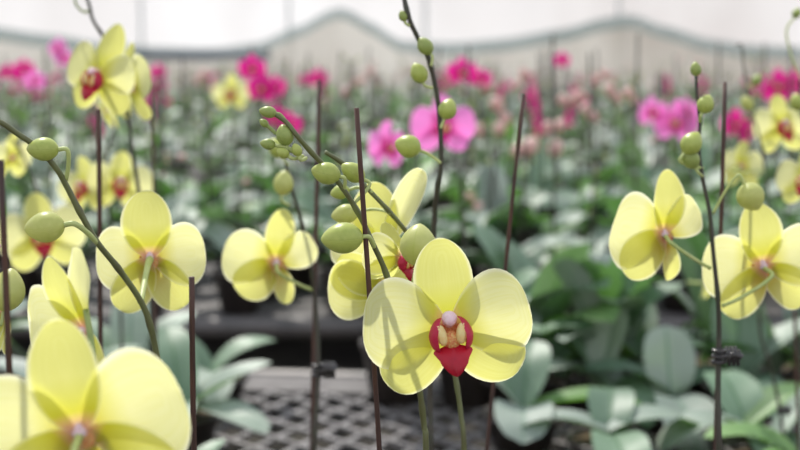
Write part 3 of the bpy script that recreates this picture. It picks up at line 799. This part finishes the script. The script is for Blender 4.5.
# ---- P12, P13 right background yellows
t = plant('blurred orchid at right with pale yellow red-lipped blooms above a dark knotted stem', 782, 455, 1.62, seed=37, spin=10, dy=.05)
spike(t, [(784, 455, 1.6), (780, 410, 1.6), (770, 365, 1.59), (760, 330, 1.58), (762, 280, 1.57), (768, 220, 1.56), (764, 160, 1.55), (752, 110, 1.54), (744, 70, 1.53), (742, 46, 1.52), (736, 45, 1.52)], 0.0024, 0.0010, 'stem_dark', base=t.location + Vector((0, 0, .045)))
flower(t, at(782, 126, 1.58), 0.076, yaw=18, pitch=-6, roll=-4, var=2, attach=at(764, 150, 1.55))
flower(t, at(742, 166, 1.60), 0.062, yaw=120, pitch=0, roll=0, var=1, attach=at(765, 170, 1.55), lip=False)
flower(t, at(711, 284, 1.66), 0.052, yaw=60, pitch=20, roll=10, var=3, attach=at(762, 285, 1.57))
bud(t, 747, 103, 1.52, 16, -30, attach=(753, 120), ad=1.54, mat='bud_yellow', fat=.44)
bud(t, 757, 80, 1.52, 14, 30, attach=(747, 85), ad=1.53, mat='bud_small', fat=.4)
clip('small black clip on the knotted stem near the lower right corner', 780, 410, 1.6, .8)
t = plant('orchid cut by the right edge with a yellow bloom showing a pink-orange lip', 812, 455, 1.36, seed=40, spin=55, dx=.02)
spike(t, [(812, 455, 1.36), (814, 380, 1.35), (816, 300, 1.35), (812, 220, 1.34), (808, 160, 1.33), (802, 110, 1.32), (800, 80, 1.31)], 0.0024, 0.0014, 'stem_dark', base=t.location + Vector((0, 0, .045)))
flower(t, at(806, 180, 1.30), 0.062, yaw=-42, pitch=-4, roll=0, var=0, attach=at(810, 185, 1.335))
bud(t, 797, 102, 1.31, 18, -10, attach=(803, 118), ad=1.32, mat='bud', fat=.44)
bud(t, 797, 13, 1.31, 12, 30, attach=(801, 80), ad=1.31, mat='bud_small', fat=.42)

# ---- stakes in front
stake('slender brown stake leaning in front of the big green bud and central stem', (357, 108, .742), (379, 450, .778), .0016)
stake('brown stake rising behind the olive spike at left', (98, 109, 1.02), (102, 450, 1.06), .0021)
stake('short brown stake standing right of the large lower-left bloom', (192, 277, .70), (194, 450, .72), .0017)
stake('tall blurred brown stake beside the stem with the black clip', (319, 80, 1.18), (312, 450, 1.20), .0021)
stake('leaning dark brown stake passing behind the right petal of the central bloom', (523, 94, .98), (487, 450, 1.0), .0016)
stake('dark brown stake at the very left edge', (1, 160, .60), (12, 450, .62), .0017)
stake('dark stake standing right of the budded stem on the right', (725, 82, .99), (715, 450, 1.0), .0017)
stake('thin blurred stake behind the upper left sideways bloom', (152, 84, 1.5), (158, 450, 1.52), .0019)
stake('thin stake by the lower right corner of the frame', (795, 310, 1.5), (799, 450, 1.52), .0022)

# ================================================================== BACKGROUND BLOOMS (pink, magenta, yellow)
BG = []
def bgplant(label, px, d, seed, blooms, tip, buds=(), zb=BENCH, kind='pink', base_px=None):
    bx = base_px if base_px is not None else px
    k_ = 1.0
    if 2.08 < d < 2.95: nd = 2.95 + (d - 2.08) * .3; k_ = nd / d; d = nd
    blooms = [(x_, y_, s_ * k_, w_, r_) for (x_, y_, s_, w_, r_) in blooms]
    BG.append((bx, d))
    p = at(bx, 225, d); loc = Vector((p.x, p.y, BENCH))
    t = thing('potted_orchid', label, 'orchid', loc)
    part('pot', POT, t); leaves(t, random.Random(seed), 5)
    top = at(tip[0], tip[1], d)
    b = loc + Vector((0, 0, .09)); mid = b.lerp(top, .55) + Vector(((loc.x - top.x) * .25, 0, .02))
    pts = catmull([b, mid, top], 8); mb = MB(); tube(mb, [q - loc for q in pts], 0.0022, 8)
    part('flower_spike', mb.mesh('flower_spike', ['stem_dark']), t)
    for i, (fx, fy, fs, yw, rl_) in enumerate(blooms):
        a = min(pts, key=lambda q: (q - at(fx, fy, d)).length)
        flower(t, at(fx, fy, d - .03), fs, yaw=yw, pitch=-6, roll=rl_, kind=kind, attach=a, var=seed + i)
    for (bx_, by_, l_) in buds:
        bud(t, bx_, by_, d, l_ * 1.25, random.Random(int(bx_)).uniform(-60, 60), attach=(bx_ + 3, by_ + l_), mat='bud_pink' if kind != 'yellow' else 'bud_yellow', fat=.42)
    return t
bgplant('blurred orchid with a wide pink bloom right behind the upper centre buds', 443, 2.05, 50, [(443, 126, .098, 6, 0)], (446, 112), base_px=470)
bgplant('blurred orchid with a narrow pink bloom just right of the central stake tip', 385, 2.07, 51, [(387, 146, .078, 42, 4)], (392, 125), base_px=396)
bgplant('deep pink orchid bloom against the net, upper centre of the photo', 463, 3.1, 52, [(462, 72, .072, 10, 0), (482, 78, .045, -20, 0)], (474, 58), [(487, 86, 12)], kind='magenta', base_px=490)
bgplant('magenta double bloom left of centre, above the blurred yellow one', 252, 3.0, 53, [(252, 68, .062, 10, 0), (262, 88, .070, -10, 10), (276, 86, .05, 30, 0)], (256, 58), kind='magenta', base_px=262)
bgplant('deep magenta bloom low behind the tip of the budded spike', 285, 2.7, 54, [(276, 116, .05, -30, 0), (290, 124, .05, 20, 0)], (284, 104), kind='magenta', base_px=296)
bgplant('small distant pale yellow bloom between the pink ones and the left stakes', 231, 2.9, 55, [(231, 93, .082, -8, 0)], (232, 80), kind='yellow', base_px=238)
bgplant('pair of bright pink blooms to the left of the right-hand stem', 670, 2.6, 56, [(652, 112, .062, 12, 0), (676, 122, .088, -16, 5), (688, 112, .06, 30, 0)], (668, 98), kind='pink', base_px=664)
bgplant('hot magenta bloom right of the dark stake at right', 737, 2.7, 57, [(736, 124, .066, 8, 0), (746, 132, .05, 40, 0)], (738, 106), kind='magenta', base_px=742)
bgplant('deep pink bloom near the right edge above the yellow one', 785, 2.5, 58, [(778, 86, .066, -10, 0), (794, 82, .05, 20, 0)], (786, 72), kind='magenta', base_px=796)
bgplant('small magenta bloom standing high against the pale curtain', 563, 4.2, 59, [(562, 60, .055, 20, 0)], (564, 52), kind='magenta', base_px=575)
bgplant('small violet-pink bloom at far left beside the top yellow one', 57, 3.2, 60, [(58, 48, .052, -20, 0), (64, 58, .05, 30, 0)], (62, 40), kind='pink', base_px=66)
bgplant('soft pink bloom at far left below the red ones', 36, 3.4, 61, [(35, 80, .055, 10, 0)], (38, 70), kind='pink', base_px=40)
bgplant('red-magenta blooms at the far left edge', 16, 4.4, 62, [(8, 72, .06, 0, 0), (24, 68, .065, 20, 0)], (16, 60), kind='magenta', base_px=20)
bgplant('faint pink bloom behind the sideways yellow bloom', 158, 4.6, 63, [(158, 72, .06, 0, 0)], (158, 62), kind='magenta', base_px=160)
bgplant('small magenta bloom over the tall blurred stake tip', 320, 4.6, 64, [(318, 78, .07, 0, 0), (304, 80, .04, 20, 0)], (318, 66), kind='magenta', base_px=322)
# plants carrying clusters of pinkish buds
BC = [((497, 104, 14), (505, 118, 12)), ((530, 146, 18), (518, 150, 12)), ((524, 74, 11), (518, 84, 9)), ((563, 100, 11), (574, 99, 11), (580, 95, 10)),
      ((592, 116, 12), (586, 108, 9)), ((556, 148, 15), (560, 125, 12), (548, 126, 10)), ((500, 128, 13), (480, 130, 12)), ((610, 90, 11), (618, 98, 10), (635, 100, 10)),
      ((594, 80, 12), (604, 74, 9)), ((636, 100, 10), (628, 92, 10)), ((478, 206, 9), (470, 196, 8)), ((346, 92, 9), (352, 84, 8)), ((205, 74, 9), (198, 80, 8)), ((370, 72, 9), (362, 80, 8))]
for i, b in enumerate(BC):
    x0 = b[0][0]; dd = (3.2, 2.4, 3.6, 3.4, 3.3, 2.6, 2.8, 3.8, 3.5, 3.0, 2.5, 4, 4.2, 4)[i]
    where = ['under the net at upper centre', 'right of the leaning stake', 'high beside the leaning stake tip', 'in a row of three pale dots', 'left of the bright pink pair',
             'low in front of the grey leaves', 'just below the deep pink bloom', 'against the right curtain', 'small and high right of centre', 'left of the right-hand stem top',
             'low above the central bloom', 'left of the upper centre spike', 'at upper left behind the stakes', 'near the centre under the gable'][i]
    bgplant('blurred orchid with pinkish closed buds ' + where, x0, dd, 80 + i, [], (x0 + 3, min(q[1] for q in b) + 4), b, kind='pink', base_px=x0 + random.uniform(-14, 14))

# ================================================================== HERO LEAF PLANTS (near bench, right and left)
def leafplant(label, px, py, d, specs, mats, zb=BENCH):
    """specs: (azimuth deg, tilt deg, length, width, fold)"""
    p = at(px, py, d); t = thing('potted_orchid', label, 'orchid', Vector((p.x, p.y, BENCH)))
    part('pot', POT, t, Matrix.Diagonal((1, 1, .5, 1)))
    for i, (az, lift, L, W, fold, arch) in enumerate(specs):
        me = leaf_mb(L, W, arch, R(lift), fold, i, 16, 8).mesh('leaf', [mats[i % len(mats)]])
        part('leaf', me, t, Matrix.Translation((0, 0, .046 + .004 * i)) @ Matrix.Rotation(R(az), 4, 'Z'))
    return t
H = leafplant
H('leafy orchid at right with two broad grey-green leaves forming a V', 670, 400, 1.92, [(92, 76, .115, .098, .30, .2), (-88, 16, .19, .104, .22, .9), (20, 30, .15, .08, .3, .8), (165, 35, .15, .08, .3, .8)], ['leaf_grey', 'leaf_grey', 'leaf', 'leaf'])
H('leafy orchid left of the V-leaved one with a tall leaf whitened by glare', 600, 400, 2.0, [(48, 74, .135, .078, .50, .2), (140, 62, .12, .08, .45, .3), (-70, 18, .16, .085, .3, .9), (200, 30, .15, .08, .3, .7)], ['leaf_grey', 'leaf', 'leaf', 'leaf_grey'])
H('leafy orchid in the lower right corner with a long arching light green leaf', 818, 440, 1.55, [(172, 50, .155, .085, .25, .9), (235, 38, .16, .09, .3, .7), (60, 60, .16, .08, .3, .6)], ['leaf_light', 'leaf_light', 'leaf_grey'])
H('leafy orchid right of the leaning stake with a long low green leaf', 522, 452, 1.85, [(2, 22, .185, .070, .4, .55), (-95, 30, .16, .10, .25, .9), (150, 52, .13, .08, .3, .7), (75, 60, .12, .085, .3, .5)], ['leaf_light', 'leaf_grey', 'leaf_grey', 'leaf'])
H('leafy orchid at left with a pale pointed leaf reaching over the wire grid', 182, 430, 1.85, [(14, 36, .150, .075, .45, .25), (-32, 14, .16, .080, .3, .5), (110, 60, .15, .08, .3, .5), (-90, 20, .15, .08, .3, .8)], ['leaf_grey', 'leaf_grey', 'leaf', 'leaf'])
H('leafy orchid with dark leaves just left of the pipe edge, beyond the lower-left blooms', 212, 380, 2.06, [(160, 50, .15, .08, .3, .6), (30, 45, .13, .075, .3, .7), (-80, 20, .14, .08, .3, .8)], ['leaf', 'leaf', 'leaf_grey'])
H('leafy orchid behind the right-hand clip with dark upright leaves', 740, 400, 2.0, [(92, 80, .17, .11, .15, .15), (172, 50, .15, .09, .3, .6), (8, 55, .16, .09, .3, .5), (-85, 20, .16, .09, .2, .8)], ['leaf', 'leaf', 'leaf_grey', 'leaf'])
H('leafy orchid low between the long green leaf and the glaring upright leaf', 560, 430, 2.08, [(70, 60, .12, .085, .3, .4), (150, 48, .12, .08, .3, .7), (-60, 30, .14, .09, .3, .8), (0, 50, .12, .08, .3, .6)], ['leaf', 'leaf_grey', 'leaf_grey', 'leaf_light'])
H('leafy orchid at the bottom edge between the long green leaf and the notched leaf', 610, 440, 1.72, [(80, 50, .12, .08, .3, .8), (-90, 20, .15, .09, .3, .9), (170, 25, .15, .07, .3, .8), (10, 25, .14, .08, .3, .8)], ['leaf', 'leaf', 'leaf_grey', 'leaf_grey'])
H('leafy orchid below the right-hand clip with a glossy leaf toward the corner', 748, 440, 1.74, [(100, 55, .13, .09, .3, .7), (-80, 15, .16, .09, .3, .9), (190, 20, .14, .08, .3, .9), (20, 40, .14, .085, .3, .7)], ['leaf', 'leaf', 'leaf_grey', 'leaf_light'])
H('leafy orchid at the right edge behind the corner leaf', 810, 400, 2.05, [(100, 75, .16, .09, .3, .3), (180, 50, .15, .085, .3, .6), (-90, 20, .15, .09, .3, .9)], ['leaf_grey', 'leaf_grey', 'leaf'])
H('leafy orchid just right of the main lip, by the pipe edge', 492, 400, 2.10, [(60, 60, .13, .08, .3, .4), (140, 50, .12, .08, .3, .7), (-70, 25, .13, .085, .3, .8)], ['leaf', 'leaf_grey', 'leaf_grey'])
H('leafy orchid by the pipe edge between the glaring leaf and the V leaves', 636, 400, 2.14, [(80, 62, .14, .085, .3, .4), (190, 50, .13, .08, .3, .7), (-70, 25, .14, .085, .3, .8), (0, 40, .13, .08, .3, .6)], ['leaf', 'leaf_light', 'leaf_grey', 'leaf'])
H('leafy orchid at left under the big blurred bloom', 60, 430, 1.9, [(20, 50, .15, .08, .3, .5), (160, 40, .15, .08, .3, .6), (-80, 20, .15, .08, .3, .8)], ['leaf', 'leaf_grey', 'leaf'])
H('leafy orchid at left behind the short brown stake', 130, 400, 2.05, [(40, 55, .16, .08, .3, .5), (150, 50, .16, .085, .3, .6), (-80, 25, .15, .08, .3, .8), (95, 70, .15, .08, .3, .4)], ['leaf_grey', 'leaf', 'leaf_grey'])

# ================================================================== THE FIELD OF ORCHIDS
rf = random.Random(11)
def stem_variant(rnd, kind):
    """a spike with its buds/blooms as plain mesh data, origin at the pot's centre"""
    h = rnd.uniform(.36, .54); lean = rnd.uniform(-.06, .06); l2 = rnd.uniform(-.05, .05)
    P = catmull([Vector((0, 0, .09)), Vector((lean * .3, l2 * .3, h * .5)), Vector((lean, l2, h * .85)), Vector((lean * 2.2, l2 * 1.5, h))], 5)
    mb = MB(); tube(mb, P, 0.0022, 6); parts_ = []
    n = rnd.randint(2, 5)
    for i in range(n):
        q = P[-1 - i * 2] if len(P) > 1 + i * 2 else P[-1]
        parts_.append((q + Vector((rnd.uniform(-.02, .02), rnd.uniform(-.02, .02), rnd.uniform(-.005, .012))), rnd.uniform(.013, .021), rnd.uniform(0, 360), rnd.uniform(20, 80)))
    return mb, parts_
BUDLO = bud_mb(.42, 8, 6)
FLO = MB()
for an, L_, W_ in ((0, .05, .038), (82, .05, .056), (-82, .05, .056), (134, .05, .036), (-134, .05, .036)):
    FLO.join(blade(L_, W_, .55, .42, .1, .05, .04, an, nu=6, nv=4, base=.2), Matrix.Rotation(R(an), 4, 'Y'))
VAR = []
for k in range(14):
    kind = ['green', 'pinkbud', 'magenta', 'green', 'pinkbud', 'bare', 'green', 'pinkbud', 'green', 'bare', 'green', 'pinkbud', 'bare', 'green'][k]
    smb, bp = stem_variant(rf, kind)
    VAR.append((kind, smb, bp))
def variant_objs(v):
    kind, smb, bp = v
    sm = smb.mesh('flower_spike', ['stem_dark']); subs = []
    for (q, L_, az, tl) in bp:
        m = Matrix.Translation(q) @ Matrix.Rotation(R(az), 4, 'Z') @ Matrix.Rotation(R(tl), 4, 'X')
        if kind in ('magenta', 'blush'):
            subs.append(('flower', 'FLO_' + kind, Matrix.Translation(q) @ Matrix.Rotation(R(az * .25 - 45), 4, 'Z') @ Matrix.Scale(L_ / .026, 4)))
        elif kind != 'bare':
            subs.append(('bud', 'BUD_' + ('bud_pink' if kind == 'pinkbud' else 'bud_small'), m @ Matrix.Scale(L_, 4)))
    return sm, subs
SH = {'FLO_magenta': FLO.mesh('bloom', ['magenta']), 'FLO_blush': FLO.mesh('bloom', ['blush']), 'BUD_bud_pink': BUDLO.mesh('bud', ['bud_pink']), 'BUD_bud_small': BUDLO.mesh('bud', ['bud_small'])}
VOBJ = [variant_objs(v) for v in VAR]
# whole-plant single meshes for the far rows
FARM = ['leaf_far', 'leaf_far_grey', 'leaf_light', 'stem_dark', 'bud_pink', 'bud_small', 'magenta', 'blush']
POTLO = MB(); lathe(POTLO, [(0.042, 0.0), (0.058, 0.09), (0.001, 0.09)], 8)
FAR = []
for k in range(16):
    mb = MB(); a0 = rf.uniform(0, 360); mb.join(POTLO, None, 3)
    for i in range(5):
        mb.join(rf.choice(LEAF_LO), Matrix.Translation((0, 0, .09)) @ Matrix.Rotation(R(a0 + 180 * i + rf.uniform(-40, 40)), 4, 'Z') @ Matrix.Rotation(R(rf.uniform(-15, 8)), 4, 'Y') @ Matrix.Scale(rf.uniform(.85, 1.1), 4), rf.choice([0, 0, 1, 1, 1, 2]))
    kind, smb, bp = VAR[k % len(VAR)]
    mb.join(smb, None, 3)
    for (q, L_, az, tl) in bp:
        if kind in ('magenta', 'blush'): mb.join(FLO, Matrix.Translation(q) @ Matrix.Rotation(R(az * .25 - 45), 4, 'Z') @ Matrix.Scale(L_ / .026, 4), 6 if kind == 'magenta' else 7)
        elif kind != 'bare': mb.join(BUDLO, Matrix.Translation(q) @ Matrix.Rotation(R(az), 4, 'Z') @ Matrix.Rotation(R(tl), 4, 'X') @ Matrix.Scale(L_ * 1.1, 4), 4 if kind == 'pinkbud' else 5)
    FAR.append(mb)
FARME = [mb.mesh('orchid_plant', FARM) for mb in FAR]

def rows(y0, y1, step, hw):
    out = []; y = y0
    while y < y1:
        half = 0.33 * y + hw; x = -half + rf.uniform(0, step)
        while x < half:
            out.append((x + rf.uniform(-.04, .04), y + rf.uniform(-.04, .04))); x += step * rf.uniform(.9, 1.15)
        y += step * 1.0
    return out
cnt = 0
# (a) second bench: plants with all their parts
near = rows(2.80, 4.80, .20, .12)
BGP = [(at(q[0], 225, q[1]).x, at(q[0], 225, q[1]).y) for q in BG]
near = [q for q in near if all((q[0] - u) ** 2 + (q[1] - v) ** 2 > .13 ** 2 for u, v in BGP)]
NEARV = [k for k, v in enumerate(VAR) if v[0] in ('green', 'bare')] * 2 + [k for k, v in enumerate(VAR) if v[0] == 'pinkbud']
for i, (x, y) in enumerate(near):
    t = thing('potted_orchid', 'leafy orchid among the crowded plants on the second bench', 'orchid', Vector((x, y, BENCH)), 'orchids crowded on the second bench')
    part('pot', POT, t); leaves(t, rf, 5)
    if rf.random() < .9:
        sm, subs = VOBJ[rf.choice(NEARV)]; rz = Matrix.Rotation(rf.uniform(0, 6.28), 4, 'Z'); s_ = Matrix.Scale(rf.uniform(.75, 1.0), 4)
        part('flower_spike', sm, t, rz @ s_)
        for nm, key, m in subs: part(nm, SH[key], t, rz @ s_ @ m)
    cnt += 1
# leafy plants filling the right end of the near bench up to its pipe edge
for (x, y, s_, tl_) in [(.12, 2.15, 1.0, 10), (.24, 2.13, 1.15, 24), (.38, 2.13, 1.2, 26), (.52, 2.11, 1.25, 28), (.66, 2.09, 1.25, 28), (.80, 2.07, 1.2, 26), (.31, 2.03, .95, 14), (.60, 2.0, .95, 12), (.74, 1.97, .95, 12), (.88, 1.95, 1.1, 20), (.18, 2.02, .8, 5)]:
    t = thing('potted_orchid', 'leafy orchid in the crowd at the right end of the near bench', 'orchid', Vector((x, y, BENCH)), 'leafy orchids at the right end of the near bench')
    part('pot', POT, t, Matrix.Diagonal((1, 1, .5, 1))); leaves(t, rf, 6, [LEAFS, LEAFG, LEAFG, LEAFS, LEAFG, LEAFL], s_, None, .046, tl_)
    cnt += 1
for (x, y, s_) in [(-.74, 2.10, .9), (-.92, 2.05, 1.0), (-.62, 2.06, .8)]:
    t = thing('potted_orchid', 'leafy orchid at the left end of the near bench behind the big bloom', 'orchid', Vector((x, y, BENCH)), 'leafy orchids at the left end of the near bench')
    part('pot', POT, t, Matrix.Diagonal((1, 1, .5, 1))); leaves(t, rf, 5, [LEAFS, LEAFG], s_, None, .046)
    cnt += 1
# (b) farther benches, one mesh each; the nearest first, at most 300 in all
far = rows(5.4, 8.7, .30, .15) + rows(9.3, 14.4, .40, .2) + rows(15.1, 21.8, .55, .2)
far.sort(key=lambda q: q[1])
room = 262 - cnt
for i, (x, y) in enumerate(far[:room]):
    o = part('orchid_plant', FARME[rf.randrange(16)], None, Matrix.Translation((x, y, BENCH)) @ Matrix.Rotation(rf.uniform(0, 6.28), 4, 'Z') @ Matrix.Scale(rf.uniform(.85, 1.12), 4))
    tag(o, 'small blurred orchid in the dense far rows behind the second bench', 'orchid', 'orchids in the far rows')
mb = MB()
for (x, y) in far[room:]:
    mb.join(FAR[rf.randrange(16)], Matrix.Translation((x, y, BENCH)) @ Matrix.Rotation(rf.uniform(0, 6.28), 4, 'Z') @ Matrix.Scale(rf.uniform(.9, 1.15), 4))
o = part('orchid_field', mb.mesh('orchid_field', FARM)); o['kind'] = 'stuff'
o['label'] = 'hazy mass of orchids filling the farthest benches up to the back wall'; o['category'] = 'orchids'
# (c) stakes standing among them
mb = MB(); tube(mb, [Vector((0, 0, 0)), Vector((.002, 0, .3)), Vector((0, 0, .62))], 0.0030, 6); SM = mb.mesh('support_stake', ['stem_dark'])
sp = [(q[0] + dx_, q[1] + dx_ * .7) for q in near for dx_ in (0, .09) if q[1] < 4.6 if rf.random() < .7] + [q for q in far[:100] if rf.random() < .4]
for (x, y) in sp:
    o = part('support_stake', SM, None, Matrix.Translation((x + .03, y + .02, BENCH)) @ Matrix.Rotation(rf.uniform(-.06, .06), 4, 'Y') @ Matrix.Rotation(rf.uniform(-.05, .05), 4, 'X') @ Matrix.Scale(rf.uniform(.6, 1.0), 4))
    tag(o, 'thin dark stake among the blurred background orchids', 'stake', 'stakes among the background orchids')
